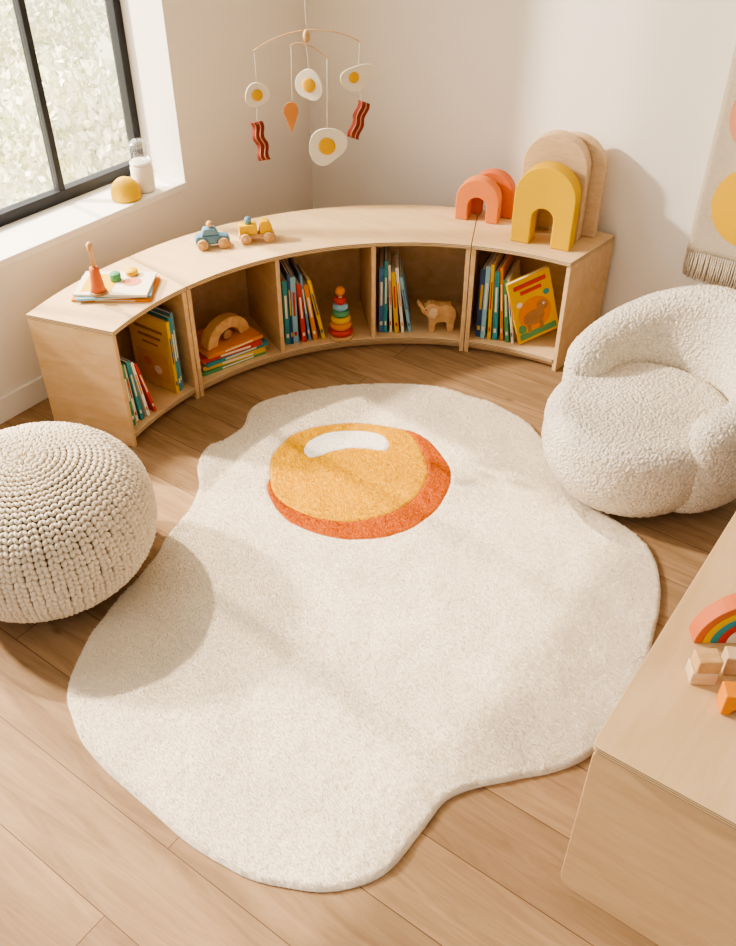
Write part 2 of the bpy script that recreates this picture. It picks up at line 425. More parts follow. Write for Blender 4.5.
def unit(a, b, divs, label):
    m = (a+b)/2; org = pol((ri(m)+ro(m))/2, m)
    t = thing('curved_bookcase', label, 'bookcase', (org.x, org.y, 0), group='curved bookcase units')
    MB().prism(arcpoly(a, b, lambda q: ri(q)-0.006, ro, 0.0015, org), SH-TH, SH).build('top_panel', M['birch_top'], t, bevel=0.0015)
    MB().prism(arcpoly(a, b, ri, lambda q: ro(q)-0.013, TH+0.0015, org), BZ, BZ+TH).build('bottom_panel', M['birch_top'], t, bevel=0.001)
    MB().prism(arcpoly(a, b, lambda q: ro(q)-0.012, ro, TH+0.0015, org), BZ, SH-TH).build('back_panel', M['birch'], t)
    MB().prism(arcpoly(a, b, lambda q: ri(q)+0.03, lambda q: ri(q)+0.045, TH+0.0015, org), 0.004, BZ).build('plinth', M['birch'], t)
    def panel(th, o0, o1, name, z0):
        A, B = pol(ri(th), th)-org, pol(ro(th)-(0 if name == 'side_panel' else 0.013), th+skew(th))-org
        d = (B-A).normalized(); n = Vector((-d.y, d.x))
        q = [A+n*o0, B+n*o0, B+n*o1, A+n*o1]
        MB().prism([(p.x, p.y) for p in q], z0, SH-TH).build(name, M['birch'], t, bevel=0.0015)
    panel(a, 0.0015, TH+0.0015, 'side_panel', 0.0)
    panel(b, -TH-0.0015, -0.0015, 'side_panel', 0.0)
    for d in divs: panel(d, -TH/2, TH/2, 'divider', BZ+TH)
    return t
unit(A4, A5, [], 'single-bay curved birch bookcase under the window, nearest the knitted pouf')
unit(A1, A4, [A2, A3], 'long three-bay curved birch bookcase in the room corner with toy cars on top')
unit(A0, A1, [], 'single-bay birch bookcase beside the armchair with arches on top')

class Bay:
    def __init__(s, a, b):
        s.th = (a+b)/2; s.o = pol(ri(s.th), s.th); s.rz = radians(s.th-90)
        s.ex = Vector((cos(s.rz), sin(s.rz))); s.ey = Vector((-sin(s.rz), cos(s.rz)))
    def loc(s, x, y, z): p = s.o+s.ex*x+s.ey*y; return (p.x, p.y, z)
bays = {'left': Bay(A4, A5), 'b1': Bay(A3, A4), 'b2': Bay(A2, A3), 'b3': Bay(A1, A2), 'right': Bay(A0, A1)}
FZ = BZ+TH+0.0008

def book(label, t, d, h, cm, loc, rot, group=None, band=None, art=None, artleft=False):
    o = thing('picture_book', label, 'book', loc, rot, group)
    c = 0.0022
    b = MB(); b.prism([(0, 0), (t, 0), (t, d), (t-c, d), (t-c, c), (c, c), (c, d), (0, d)], 0, h)
    b.build('cover', cm, o)
    MB().box((t/2, d/2-0.001, h/2), (t-2*c-0.0004, d-c*2-0.003, h-0.006)).build('pages', M['paper'], o)
    if band:
        MB().box((t/2, -0.0004, h*0.60), (t*0.42, 0.0008, h*0.36)).build('spine_title', band, o)
        MB().box((t/2, -0.0004, h*0.14), (t*0.5, 0.0008, h*0.06)).build('spine_mark', band, o)
    if art:
        for q_, (nm, mm, P) in enumerate(art):
            e = 0.0006+0.0003*q_
            X = T((-e if artleft else t, 0, 0)) @ Matrix(((0, 0, 1, 0), (1, 0, 0, 0), (0, 1, 0, 0), (0, 0, 0, 1)))
            MB().prism([(x*d, y*h) for x, y in P], 0, e, X).build(nm, mm, o)
    return o
def circ(x, y, r, ry=None, n=20): return [(x+r*cos(2*pi*k/n), y+(ry or r)*sin(2*pi*k/n)) for k in range(n)]
def rect(x0, y0, x1, y1): return [(x0, y0), (x1, y0), (x1, y1), (x0, y1)]
ORD = ['first', 'second', 'third', 'fourth', 'fifth', 'sixth', 'seventh', 'eighth', 'ninth', 'tenth']
def row(bay, x, items, desc, group, y=0.035, z=FZ, off=0):
    B = bays[bay]; xr = x; hp = None; la = 0
    for i, (t, d, h, mk, w, a, band) in enumerate(items):
        ar = radians(a)
        if a and not la: xb = xr+min(h, hp if hp else h)*sin(ar)+0.001
        else: xb = xr+0.0012
        if a and la: xb += min(h, hp)*max(0, sin(ar)-sin(radians(la)))
        yy = y+random.uniform(0, 0.014)
        book('%s book, %s from the left %s' % (w, ORD[i+off], desc), t, d, h, M[mk], B.loc(xb, yy, z), (0, -ar, B.rz), group, M[band] if band else None)
        xr = xb+t/cos(ar); hp = h; la = a
    return xr
row('b2', -0.172, [(0.020, .20, .29, 'teal', 'teal', 0, 'cream'), (0.012, .19, .32, 'navy', 'navy', 0, 'yellow'), (0.022, .2, .30, 'lightblue', 'light blue', 0, 'red'),
    (0.018, .19, .27, 'red', 'red', 3, 'cream'), (0.010, .2, .31, 'bluegrey', 'grey-blue', 5, 'cream'), (0.018, .19, .26, 'orange', 'orange', 7, 'cream'), (0.014, .19, .285, 'yellow', 'yellow leaning', 11, 'navy')],
    'in the bay holding the ring stacker', 'upright books beside the ring stacker')
row('b3', -0.172, [(0.020, .20, .30, 'blue', 'blue', 0, 'cream'), (0.014, .19, .33, 'teal', 'teal', 0, 'cream'), (0.010, .2, .31, 'cream', 'cream', 2, 'red'), (0.018, .19, .28, 'yellow', 'yellow', 4, 'red'),
    (0.012, .19, .30, 'paper', 'white', 6, 'orange'), (0.012, .19, .26, 'lightblue', 'pale blue leaning', 10, 'navy')],
    'in the bay with the wooden elephant', 'upright books beside the wooden elephant')
row('right', -0.168, [(0.022, .20, .31, 'navy', 'navy', 0, 'yellow'), (0.018, .19, .33, 'lightblue', 'light blue', 0, 'cream'), (0.014, .2, .34, 'yellow', 'tall yellow', 2, 'red'), (0.020, .2, .31, 'teal', 'teal', 3, 'cream'),
    (0.012, .19, .33, 'orange', 'orange', 5, 'cream'), (0.016, .19, .28, 'green', 'green', 7, 'cream'), (0.010, .19, .29, 'cream', 'cream', 9, 'navy')],
    'in the bookcase next to the armchair', 'upright books in the bookcase next to the armchair')
B = bays['right']
book('yellow picture book with a painted cover facing out, leaning in the bookcase by the armchair', 0.016, .185, .30, M['yellow'], B.loc(0.016, 0.052, FZ+0.001), (radians(17), 0, B.rz-radians(52)), None, M['red'],
     [('cover_picture', M['green'], rect(.05, .04, .95, .14)), ('cover_picture', M['orange'], circ(.5, .40, .40, .26)), ('cover_picture', M['brownwood'], circ(.46, .34, .26, .12)), ('cover_picture', M['brownwood'], circ(.70, .48, .14, .09)),
      ('cover_picture', M['brownwood'], rect(.26, .12, .35, .32)), ('cover_picture', M['brownwood'], rect(.56, .12, .65, .32)), ('cover_picture', M['cream'], circ(.18, .62, .07, .04)), ('cover_picture', M['teal'], circ(.84, .66, .07, .045)),
      ('cover_picture', M['cream'], circ(.73, .50, .03, .02)), ('cover_picture', M['green'], circ(.14, .22, .09, .07)),
      ('cover_title', M['red'], rect(.12, .86, .88, .92)), ('cover_title', M['red'], rect(.25, .76, .75, .81))])
row('left', -0.160, [(0.012, .19, .25, 'lightblue', 'pale blue', 0, 'navy'), (0.014, .18, .26, 'green', 'green', 0, 'cream'), (0.012, .19, .25, 'cream', 'cream', 3, 'red'), (0.014, .19, .26, 'teal', 'teal', 4, 'cream'),
    (0.012, .18, .25, 'paper', 'white', 8, 'orange'), (0.012, .18, .24, 'red', 'red leaning', 13, 'cream')],
    'in the bookcase nearest the pouf', 'upright books in the bookcase nearest the pouf', y=0.012)
B = bays['left']
book('large yellow picture book with its cover showing in the bookcase nearest the pouf', 0.014, .21, .31, M['yellow'], B.loc(0.104, 0.030, FZ), (0, 0, B.rz), None, M['navy'],
     [('cover_picture', M['mustard'], rect(.10, .10, .90, .50)), ('cover_picture', M['cream'], circ(.40, .26, .10, .06)), ('cover_picture', M['orange'], circ(.64, .34, .10, .065)),
      ('cover_title', M['brownwood'], rect(.15, .80, .85, .84)), ('cover_title', M['brownwood'], rect(.22, .70, .78, .735)), ('cover_title', M['brownwood'], rect(.3, .61, .7, .635))], True)
row('left', 0.122, [(0.014, .19, .32, 'teal', 'tall teal', 0, 'cream'), (0.014, .19, .33, 'bluegrey', 'tall grey-blue', 0, 'cream')],
    'behind the large yellow cover', 'tall books beside the yellow cover', y=0.03)

B = bays['b1']
def flatbook(label, t, d, h, mk, loc, rz, group=None, band='cream', art=None):
    o = thing('picture_book', label, 'book', loc, (0, 0, rz), group)
    c = 0.0018
    X = Matrix(((0, 0, 1, 0), (1, 0, 0, 0), (0, 1, 0, 0), (0, 0, 0, 1)))
    b = MB(); b.prism([(-d/2, 0), (d/2, 0), (d/2, c), (-d/2+c, c), (-d/2+c, t-c), (d/2, t-c), (d/2, t), (-d/2, t)], -h/2, h/2, X)
    b.build('cover', M[mk], o)
    MB().box((0, 0.001, t/2), (h-0.006, d-2*c-0.003, t-2*c-0.0004)).build('pages', M['paper'], o)
    MB().box((h*0.05, -d/2-0.0004, t/2), (h*0.5, 0.0008, t*0.45)).build('spine_title', M[band], o)
    for nm, mm, P in (art or []):
        MB().prism([(x*h, y*d) for x, y in P], t, t+.0006).build(nm, M[mm], o)
    return o
z = FZ
for k, (mk, w, t, sx) in enumerate([('green', 'green', .016, .29), ('yellow', 'yellow', .018, .28), ('teal', 'teal', .016, .29), ('red', 'red', .020, .27), ('orange', 'orange', .014, .26)]):
    flatbook('%s book lying flat, %s from the bottom of the stack under the wooden arch' % (w, ORD[k]), t, .20, sx, mk, B.loc(0.0+0.008*((k*7) % 3-1), 0.125, z), B.rz+radians([1, -3, 2, -2, 4][k]), 'flat books under the wooden arch')
    z += t+0.0006
zst = z
def archpoly(W, Hh, w, h, n=20):
    R = W/2; r = w/2
    P = [(R, 0)]+[(R*cos(pi*k/n), Hh-R+R*sin(pi*k/n)) for k in range(n+1)]+[(-R, 0)]
    P += [(-r, 0)]+[(r*cos(pi-pi*k/n), h-r+r*sin(pi-pi*k/n)) for k in range(n+1)]+[(r, 0)]
    return P
def upright(b, poly, th, X=None):
    Z = (X if X is not None else Matrix.Identity(4)) @ T((0, th/2, 0)) @ UP
    b.prism(poly, 0, th, Z, smooth=False); return b
t = thing('arch_toy', 'low natural wooden arch toy with a round block on the flat book stack', 'toy', B.loc(0.0, 0.10, zst), (0, 0, B.rz+0.25))
lowarch = [(.115*cos(pi*k/24), .098*sin(pi*k/24)) for k in range(25)]+[(.062*cos(pi-pi*k/24), .052*sin(pi-pi*k/24)) for k in range(25)]
upright(MB(), lowarch, .05).build('arch', M['toywood'], t, bevel=.005, seg=3)
MB().lathe([(.020, -.02), (.022, -.018), (.022, .018), (.020, .02)], 24, T((0, 0, .0225)) @ Rm(pi/2, 'X')).build('round_block', M['brownwood'], t)

p = pt(341, 336, FZ)
t = thing('ring_stacker', 'wooden ring stacker with coloured rings standing between books and divider', 'toy', (p.x, p.y, FZ))
MB().lathe([(.052, 0), (.055, .004), (.055, .012), (.050, .016)], 32).build('base', M['toywood'], t)
zz = .016
for k, (mk, R) in enumerate([('red', .052), ('orange', .047), ('yellow', .042), ('green', .037), ('lightblue', .032), ('red', .027)]):
    r = .0145; MB().torus(R-r, r, T((0, 0, zz+r))).build('ring', M[mk], t); zz += 2*r-0.001
MB().lathe([(.009, .016), (.009, zz+.012)], 16).build('peg', M['palewood'], t)
MB().ell(.021, .021, .021, T((0, 0, zz+.027))).build('top_ball', M['orange'], t)

p = pt(440, 330, FZ)
t = thing('wooden_elephant', 'carved pale wooden elephant with raised trunk beside the books', 'toy', (p.x, p.y, FZ), (0, 0, bays['b3'].rz+0.1))
E = [(-.055, 0), (-.028, 0), (-.026, .035), (-.018, .045), (.018, .045), (.026, .036), (.028, 0), (.056, 0), (.060, .04), (.066, .075), (.062, .10), (.045, .118), (.015, .122), (-.01, .118),
     (-.03, .128), (-.052, .130), (-.068, .120), (-.078, .112), (-.086, .125), (-.098, .134), (-.108, .128), (-.104, .120), (-.096, .117), (-.093, .100), (-.084, .088), (-.070, .080), (-.058, .065), (-.055, .04)]
upright(MB(), [(x*.95, y*1.05) for x, y in E], .04).build('body', M['toywood'], t, bevel=.006, seg=3)
for sy in (-1, 1):
    MB().ell(.022, .006, .028, T((-.035, sy*.024, .095))).build('ear', M['palewood'], t)
    MB().ell(.0035, .002, .0035, T((-.067, sy*.0205, .11)), 8, 6).build('eye', M['dark'], t)
MB().tube([(.062, 0, .09), (.072, 0, .075), (.071, 0, .055)], .003).build('tail', M['brownwood'], t)

# ------------------------------------------------------------------ on the bookcase tops
TZ = SH+0.0006
def archblock(name, label, W, H_, w, h, th, mk, loc, rz, group):
    o = upright(MB(), archpoly(W, H_, w, h, 28), th).build(name, M[mk], None, loc, (0, 0, rz), bevel=.005, seg=3)
    return tag(o, label, 'arch block', group)
def tp(u, v): q = pt(u, v, TZ); return (q.x, q.y, TZ)
q = pt(541, 247, TZ); rzA = radians(10)
fx = Vector((cos(rzA), sin(rzA))); fy = Vector((-sin(rzA), cos(rzA)))
def off(x, y): return (q.x+fx.x*x+fy.x*y, q.y+fx.y*x+fy.y*y, TZ)
archblock('arch_block', 'yellow wooden arch block standing in front of the natural arches', .24, .31, .085, .15, .075, 'yellow', off(-.010, .04), rzA, 'large arch blocks')
archblock('arch_block', 'pale natural wooden arch block directly behind the yellow arch', .255, .40, .11, .20, .06, 'palewood', off(-.014, .135), rzA, 'large arch blocks')
archblock('arch_block', 'pale wooden arch block at the very back, offset right against the wall', .255, .385, .11, .20, .05, 'palewood', off(.036, .196), rzA, 'large arch blocks')
q = pt(477, 222, TZ); rzA = radians(16)
fx = Vector((cos(rzA), sin(rzA))); fy = Vector((-sin(rzA), cos(rzA)))
archblock('arch_block', 'small coral arch block in front, left of the yellow arch', .18, .175, .075, .10, .06, 'coral', off(-.006, 0.03), rzA, 'coral arch blocks')
archblock('arch_block', 'darker coral arch block tucked behind the small coral one', .18, .185, .085, .10, .05, 'coraldark', off(.036, .10), rzA, 'coral arch blocks')

def wheel(t, x, y, r, mk):
    w = MB(); w.lathe([(r*.25, -.010), (r*.3, -.0075), (r*.85, -.007), (r, -.005), (r, .005), (r*.85, .007), (r*.3, .0075), (r*.25, .010)], 24, T((x, y, r)) @ Rm(pi/2, 'X'))
    w.build('wheel', M[mk], t)
p = tp(213, 246)
t = thing('toy_car', 'blue-grey wooden toy car with pale wheels on the curved bookcase', 'toy car', p, (0, 0, radians(50)), 'wooden toy vehicles')
upright(MB(), [(-.065, .014), (.065, .014), (.068, .03), (.060, .045), (.025, .050), (-.06, .05), (-.067, .035)], .042).build('body', M['bluegrey'], t, bevel=.005)
upright(MB(), [(-.042, .0505), (.028, .0505), (.014, .078), (-.03, .078)], .038).build('cabin', M['bluegrey'], t, bevel=.005)
MB().ell(.013, .013, .013, T((-.005, 0, .0905))).build('driver_ball', M['toywood'], t)
for sx in (-.04, .04):
    for sy in (-.032, .032): wheel(t, sx, sy, .021, 'toywood')
p = tp(257, 240)
t = thing('toy_truck', 'yellow and natural wood toy truck right of the blue car', 'toy truck', p, (0, 0, radians(48)), 'wooden toy vehicles')
MB().box((0, 0, .024), (.14, .04, .016)).build('chassis', M['toywood'], t, bevel=.003)
upright(MB(), [(.012, .0325), (.062, .0325), (.062, .055), (.048, .082), (.016, .082)], .042).build('cabin', M['yellow'], t, bevel=.005)
MB().box((-.032, 0, .052), (.07, .044, .038)).build('cargo_block', M['yellow'], t, bevel=.003)
MB().lathe([(.013, .0715), (.013, .092), (.009, .097)], 16, T((-.03, 0, 0))).build('peg', M['bluegrey'], t)
for sx in (-.045, .045):
    for sy in (-.032, .032): wheel(t, sx, sy, .021, 'toywood')

lp = pt(117, 290, TZ); zz = TZ
for k, (mk, w, sx, sd_, r, art) in enumerate([('orange', 'orange', .28, .18, 36, None), ('lightblue', 'light blue', .26, .18, 43, None),
        ('cream', 'topmost cream', .26, .18, 35, [('cover_picture', 'yellow', rect(-.42, -.38, .0, .38)), ('cover_picture', 'pink', circ(.22, .05, .13, .19))])]):
    flatbook('%s thin picture book lying flat under the peg toys, %s from the bottom' % (w, ORD[k]), .009, sd_, sx, mk, (lp.x, lp.y, zz), radians(r), 'flat books under the peg toys', 'cream', art)
    zz += .0096
zz += .0006
t = thing('cone_peg_toy', 'tall wooden peg with an orange cone on the flat books', 'toy', (*pt(99, 293, zz).xy, zz))
MB().lathe([(.030, 0), (.031, .003), (.029, .010)], 24).build('base', M['brownwood'], t)
MB().lathe([(.026, .010), (.022, .04), (.017, .085), (.015, .098)], 24).build('cone', M['coraldark'], t)
MB().lathe([(.007, .098), (.007, .155), (.011, .160), (.011, .182), (.004, .190)], 16).build('peg', M['toywood'], t)
tag(MB().lathe([(.019, 0), (.020, .003), (.020, .024), (.018, .027)], 24).build('green_cylinder', M['green'], None, (*pt(116, 280, zz).xy, zz)), 'small green wooden cylinder on the flat books', 'toy block')
tag(MB().lathe([(.022, 0), (.023, .003), (.023, .014), (.021, .017)], 24).build('yellow_disc', M['yellow'], None, (*pt(132, 274, zz).xy, zz)), 'small yellow wooden disc on the flat books beside the green cylinder', 'toy block')

# sill toys
sz = SZ+0.0006
pr = [(.055, 0), (.060, .006)]+[(.060*cos(a), .02+.065*sin(a)) for a in [k*pi/2/10 for k in range(10)]]+[(.002, .085)]
tag(MB().lathe(pr, 32).build('dome_toy', M['yellow'], None, (*pt(127, 198, sz).xy, sz)), 'yellow rounded wooden dome toy on the window sill', 'toy')
t = thing('domed_bottle', 'clear domed bottle with white base at the corner of the window sill', 'bottle', (*pt(145, 190, sz).xy, sz))
MB().lathe([(.038, 0), (.044, .004), (.045, .05), (.045, .095), (.042, .105), (.040, .108)], 28).build('base', M['paper'], t)
MB().lathe([(.041, .1085), (.044, .111), (.044, .118), (.041, .121)], 28).build('collar', M['white'], t)
MB().lathe([(.042, .1215), (.044, .140)]+[(.044*cos(a), .165+.044*sin(a)) for a in [radians(k*10) for k in range(9)]]+[(.004, .209)], 28).build('glass_dome', M['frost'], t)

# ------------------------------------------------------------------ rug
def catmull(P, k=6):
    n = len(P); out = []
    for i in range(n):
        a, b, c, d = [Vector(P[(i+j-1) % n]) for j in range(4)]
        for s in range(k):
            t = s/k
            out.append(0.5*((2*b)+(-a+c)*t+(2*a-5*b+4*c-d)*t*t+(-a+3*b-3*c+d)*t*t*t))
    return out
rug_px = [(390, 382), (345, 384), (300, 390), (268, 399), (250, 409), (243, 424), (226, 437), (206, 446), (197, 464), (199, 486), (190, 507), (168, 532), (150, 562), (118, 598), (88, 636), (70, 675), (69, 712), (91, 752),
          (130, 790), (175, 831), (220, 861), (265, 881), (310, 888), (352, 884), (388, 867), (412, 844), (430, 817), (452, 794), (490, 781), (540, 773), (585, 757), (617, 727), (640, 690), (651, 650), (661, 600),
          (657, 562), (639, 535), (606, 513), (573, 492), (553, 462), (543, 437), (522, 418), (490, 401), (450, 389), (420, 384)]
RZ = 0.016
def toW(L, z=RZ): return [pt(u, v, z).xy for u, v in L]
rug_o = catmull(toW(rug_px), 6)
rug_o = [p+Vector((noise.noise(Vector((p.x*9, p.y*9, 1))), noise.noise(Vector((p.x*9, p.y*9, 7)))))*0.008 for p in rug_o]
org_px = [(270, 478), (271, 499), (290, 521), (328, 536), (375, 538), (412, 527), (440, 505), (451, 478), (441, 452), (422, 436), (400, 429), (360, 436), (300, 450)]
yel_px = [(270, 473), (275, 451), (298, 432), (345, 423), (385, 426), (408, 432), (425, 458), (423, 486), (400, 508), (360, 520), (312, 516), (277, 497)]
wh_px = [(304, 451), (311, 440), (330, 432), (358, 430), (380, 434), (389, 443), (385, 450), (368, 448), (348, 448), (328, 452), (312, 457)]
org_o, yel_o, wh_o = [catmull(toW(L), 8) for L in (org_px, yel_px, wh_px)]
def wob(P): return [p+Vector((noise.noise(Vector((p.x*10, p.y*10, 2))), noise.noise(Vector((p.x*10, p.y*10, 5)))))*0.005 for p in P]
org_o, yel_o, wh_o = wob(org_o), wob(yel_o), wob(wh_o)
def inside(P, pts):
    P = np.array([(p[0], p[1]) for p in P]); x, y = pts[:, 0], pts[:, 1]
    r = np.zeros(len(pts), bool); n = len(P)
    for i in range(n):
        x0, y0 = P[i]; x1, y1 = P[(i+1) % n]
        c = ((y0 > y) != (y1 > y)) & (x < (x1-x0)*(y-y0)/((y1-y0) if y1 != y0 else 1e-12)+x0)
        r ^= c
    return r
def dist(P, pts):
    P = np.array([(p[0], p[1]) for p in P]); d = np.full(len(pts), 9.0); n = len(P)
    for i in range(n):
        a = P[i]; ab = P[(i+1) % n]-a; l = (ab**2).sum()+1e-12
        t = np.clip(((pts-a)@ab)/l, 0, 1); q = a+t[:, None]*ab
        d = np.minimum(d, np.sqrt(((pts-q)**2).sum(1)))
    return d
RO = np.array([(p[0], p[1]) for p in rug_o])
mn, mx_ = RO.min(0), RO.max(0)
g = 0.0075
gx, gy = np.meshgrid(np.arange(mn[0], mx_[0], g), np.arange(mn[1], mx_[1], g))
G = np.stack([gx.ravel(), gy.ravel()], 1)
rng = np.random.RandomState(3)
G = G+rng.uniform(-.0022, .0022, G.shape)
G = G[inside(rug_o, G)]
G = G[dist(rug_o, G) > 0.005]
for L in (org_o, yel_o, wh_o): G = G[dist(L, G) > 0.0035]
vin = [Vector(p) for p in G.tolist()]; ein = []
for L in (rug_o, org_o, yel_o, wh_o):
    s0 = len(vin); vin += [Vector((p[0], p[1])) for p in L]
    ein += [(s0+i, s0+(i+1) % len(L)) for i in range(len(L))]
vo, eo, fo, _, _, _ = delaunay_2d_cdt(vin, ein, [], 0, 1e-6)
V2 = np.array([(p.x, p.y) for p in vo])
cen = np.array([V2[list(f)].mean(0) for f in fo])
io, iy, iw, ir = inside(org_o, cen), inside(yel_o, cen), inside(wh_o, cen), inside(rug_o, cen)
de = dist(rug_o, V2); dy = np.minimum(np.minimum(dist(org_o, V2), dist(yel_o, V2)), dist(wh_o, V2))
inY = inside(yel_o, V2); dy2 = np.minimum(dist(yel_o, V2), dist(wh_o, V2)); dy = np.where(inY, dy2, dy)
Zr = []
for i in range(len(V2)):
    e = min(1, de[i]/0.012); z = 0.004+(RZ-0.004)*sqrt(max(0, 1-(1-e)**2))
    z -= 0.004*max(0, 1-dy[i]/0.006)
    if e >= 0.3:
        z += 0.0018*noise.noise(Vector((V2[i][0]*55, V2[i][1]*55, 0)))+0.0035*noise.noise(Vector((V2[i][0]*11, V2[i][1]*11, 3)))
    Zr.append(z)
rc = Vector((-1.25, 1.55))
rug = thing('egg_rug', 'cream fried-egg shaped rug with a yellow and orange yolk on the floor', 'rug', (rc.x, rc.y, 0))
def region(name, mask, m, hairs):
    b = MB(); idx = {}; vs = []; fs = []
    for k, f in enumerate(fo):
        if mask[k]:
            ff = []
            for i in f:
                if i not in idx: idx[i] = len(vs); vs.append((V2[i][0]-rc.x, V2[i][1]-rc.y, Zr[i]))
                ff.append(idx[i])
            fs.append(ff)
    b.add(vs, fs, None, True)
    if name == 'egg_white_pile':
        n = len(rug_o)
        b.add([(p[0]-rc.x, p[1]-rc.y, 0.0041) for p in rug_o]+[(p[0]-rc.x, p[1]-rc.y, 0.0004) for p in rug_o], [(i, (i+1) % n, n+(i+1) % n, n+i) for i in range(n)])
    o = b.build(name, m, rug)
    try:
        md = o.modifiers.new('pile', 'PARTICLE_SYSTEM'); ps = md.particle_system.settings
        ps.type = 'HAIR'; ps.count = hairs; ps.hair_length = 0.0042; ps.hair_step = 2
        ps.root_radius = 1.0; ps.tip_radius = 0.6; ps.radius_scale = 0.0012; ps.display_step = 1; ps.render_step = 1
    except Exception as ex:
        print('hair', ex)
    return o
region('egg_white_pile', ir & ~io & ~iy & ~iw, M['rug'], 190000)
region('orange_crescent_pile', io & ~iy & ~iw, M['rugor'], 7000)
region('yellow_yolk_pile', iy & ~iw, M['rugyel'], 18000)
region('highlight_pile', iw, M['rugwhite'], 2200)

# ------------------------------------------------------------------ knitted pouf
PR, PH = 0.322, 0.224
pcv = pt(42, 519, .224)
pc = (pcv.x, pcv.y)
def prof(s):
    a = pi/2-pi*s; e = 2/2.4
    return PR*abs(cos(a))**e, PH+PH*math.copysign(abs(sin(a))**e, sin(a))
samp = [prof(k/800) for k in range(801)]
L = [0]
for k in range(800): L.append(L[-1]+math.dist(samp[k], samp[k+1]))
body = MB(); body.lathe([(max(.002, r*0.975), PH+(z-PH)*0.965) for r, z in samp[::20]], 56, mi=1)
rs = 0.0172; nrow = int(L[-1]/rs)
j = 0
for rI in range(nrow):
    sL = (rI+0.3)*rs
    while L[j+1] < sL: j += 1
    r, z = samp[j]; r2, z2 = samp[j+1]
    if z < PH and r < PR*0.72: continue
    n = 62 if r > 0.15 else (44 if r > 0.10 else (28 if r > .06 else (14 if r > .025 else 5)))
    dirm = Vector((r2-r, 0, z2-z)).normalized(); nor = Vector((-dirm.z, 0, dirm.x))
    if nor.x*r+nor.z*(z-PH) < 0: nor = -nor
    cw = 2*pi*max(r, .008)/n
    for k in range(n):
        a = 2*pi*k/n+random.uniform(-.008, .008)
        R = Rm(a, 'Z').to_3x3()
        t_ = R @ Vector((0, 1, 0)); dm = R @ dirm; nn = R @ nor
        P = R @ Vector((r, 0, z))
        for sgn in (-1, 1):
            ax = (dm*0.9+t_*sgn*0.60+nn*0.40).normalized()
            bx_ = nn.cross(ax).normalized(); n3 = ax.cross(bx_)
            pos = P+t_*sgn*cw*0.225+nn*random.uniform(-.0012, .0012)
            X = Matrix(((ax[0], bx_[0], n3[0], pos[0]), (ax[1], bx_[1], n3[1], pos[1]), (ax[2], bx_[2], n3[2], pos[2]), (0, 0, 0, 1)))
            body.ell(min(.0125, .0055+cw*.26), min(.0085, cw*0.26), min(.0110, cw*0.35), X, 10, 7)
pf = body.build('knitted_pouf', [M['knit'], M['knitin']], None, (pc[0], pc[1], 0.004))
tag(pf, 'round chunky knitted cream pouf on the floor at the rug edge', 'pouf')

# ------------------------------------------------------------------ armchair
fv = Vector((-0.342, -0.94)).normalized()
crz = atan2(fv.y, fv.x)+pi/2
cc = FW*2.50+RT*0.985
ch = thing('tub_armchair', 'cream boucle tub armchair with rounded back beside the rug', 'armchair', (cc.x, cc.y, 0), (0, 0, crz))
def sm(x): x = max(0, min(1, x)); return x*x*(3-2*x)
NP, NS = 220, 110
vs = []; fs = []
FM = radians(126)
for i in range(NP+1):
    f = -FM+2*FM*i/NP; af = abs(f)/FM
    H_ = 0.590-0.165*sm((af-0.05)/0.95)
    capw = 0.15
    e = max(0, (af-(1-capw))/capw); sc = max(sqrt(max(0.0, 1-e**2.2)), 0.03)
    a = 0.064*sc; z0 = 0.034
    rc_ = 0.288
    ztop = H_-0.06*(1-sc)
    zb = z0
    ex = Vector((sin(f), cos(f)))
    ah = max(a, 0.03)       # vertical rounding radius
    for k in range(NS):
        s = k/NS
        if s < 0.27: q = s/0.27; rr, zz = a, zb+ah+(ztop-zb-2*ah)*q
        elif s < 0.5: q = (s-0.27)/0.23; rr, zz = a*cos(pi*q), ztop-ah+ah*sin(pi*q)
        elif s < 0.77: q = (s-0.5)/0.27; rr, zz = -a, ztop-ah-(ztop-zb-2*ah)*q
        else: q = (s-0.77)/0.23; rr, zz = -a*cos(pi*q), zb+ah-ah*sin(pi*q)
        taper = 0.055*max(0, 1-zz/0.26)**2
        lean = 0.028*max(0, (zz-0.28)/0.30)*(1-0.4*af)
        belly = 0.014*sin(pi*min(1, max(0, (zz-zb)/(ztop-zb)))) if rr > 0 else 0
        inn = -0.022*sc*(abs(rr)/max(a, 1e-5))*sm((0.52-zz)/0.2) if rr < 0 else 0
        rad = rc_+rr-taper+lean+belly+inn
        vs.append((ex.x*rad, ex.y*rad+0.015, zz))
for i in range(NP):
    for k in range(NS):
        k2 = (k+1) % NS; fs.append((i*NS+k, (i+1)*NS+k, (i+1)*NS+k2, i*NS+k2))
fs.append(list(range(NS))); fs.append([NP*NS+k for k in range(NS)][::-1])
tex = bpy.data.textures.new('boucle_noise', 'CLOUDS'); tex.noise_scale = 0.008; tex.noise_depth = 0
def boucle(o, st=0.0050, lv=1):
    s = o.modifiers.new('sub', 'SUBSURF'); s.levels = lv; s.render_levels = lv
    d = o.modifiers.new('disp', 'DISPLACE'); d.texture = tex; d.strength = st; d.mid_level = 0.5
b = MB(); b.add(vs, fs, None, True); boucle(b.build('backrest_shell', M['boucle'], ch))
RS = 0.300
prs = []
for k in range(18): prs.append((0.228+0.072*sin(pi/2*k/17), 0.034+0.16*k/17))
ER = 0.070
for k in range(1, 20):
    a = pi/2*k/19; prs.append((RS-ER+ER*cos(a), 0.262+ER*sin(a)))
for k in range(1, 36): prs.append(((RS-ER)*(1-k/36), 0.262+ER+0.014*sm(k/36)))
sv = []; sf = []
n = 170
for r, z in prs:
    for k in range(n):
        a = 2*pi*k/n; x, y = r*cos(a), r*sin(a)
        sv.append((x*1.0, y*1.07-0.100, z))
m_ = len(prs)
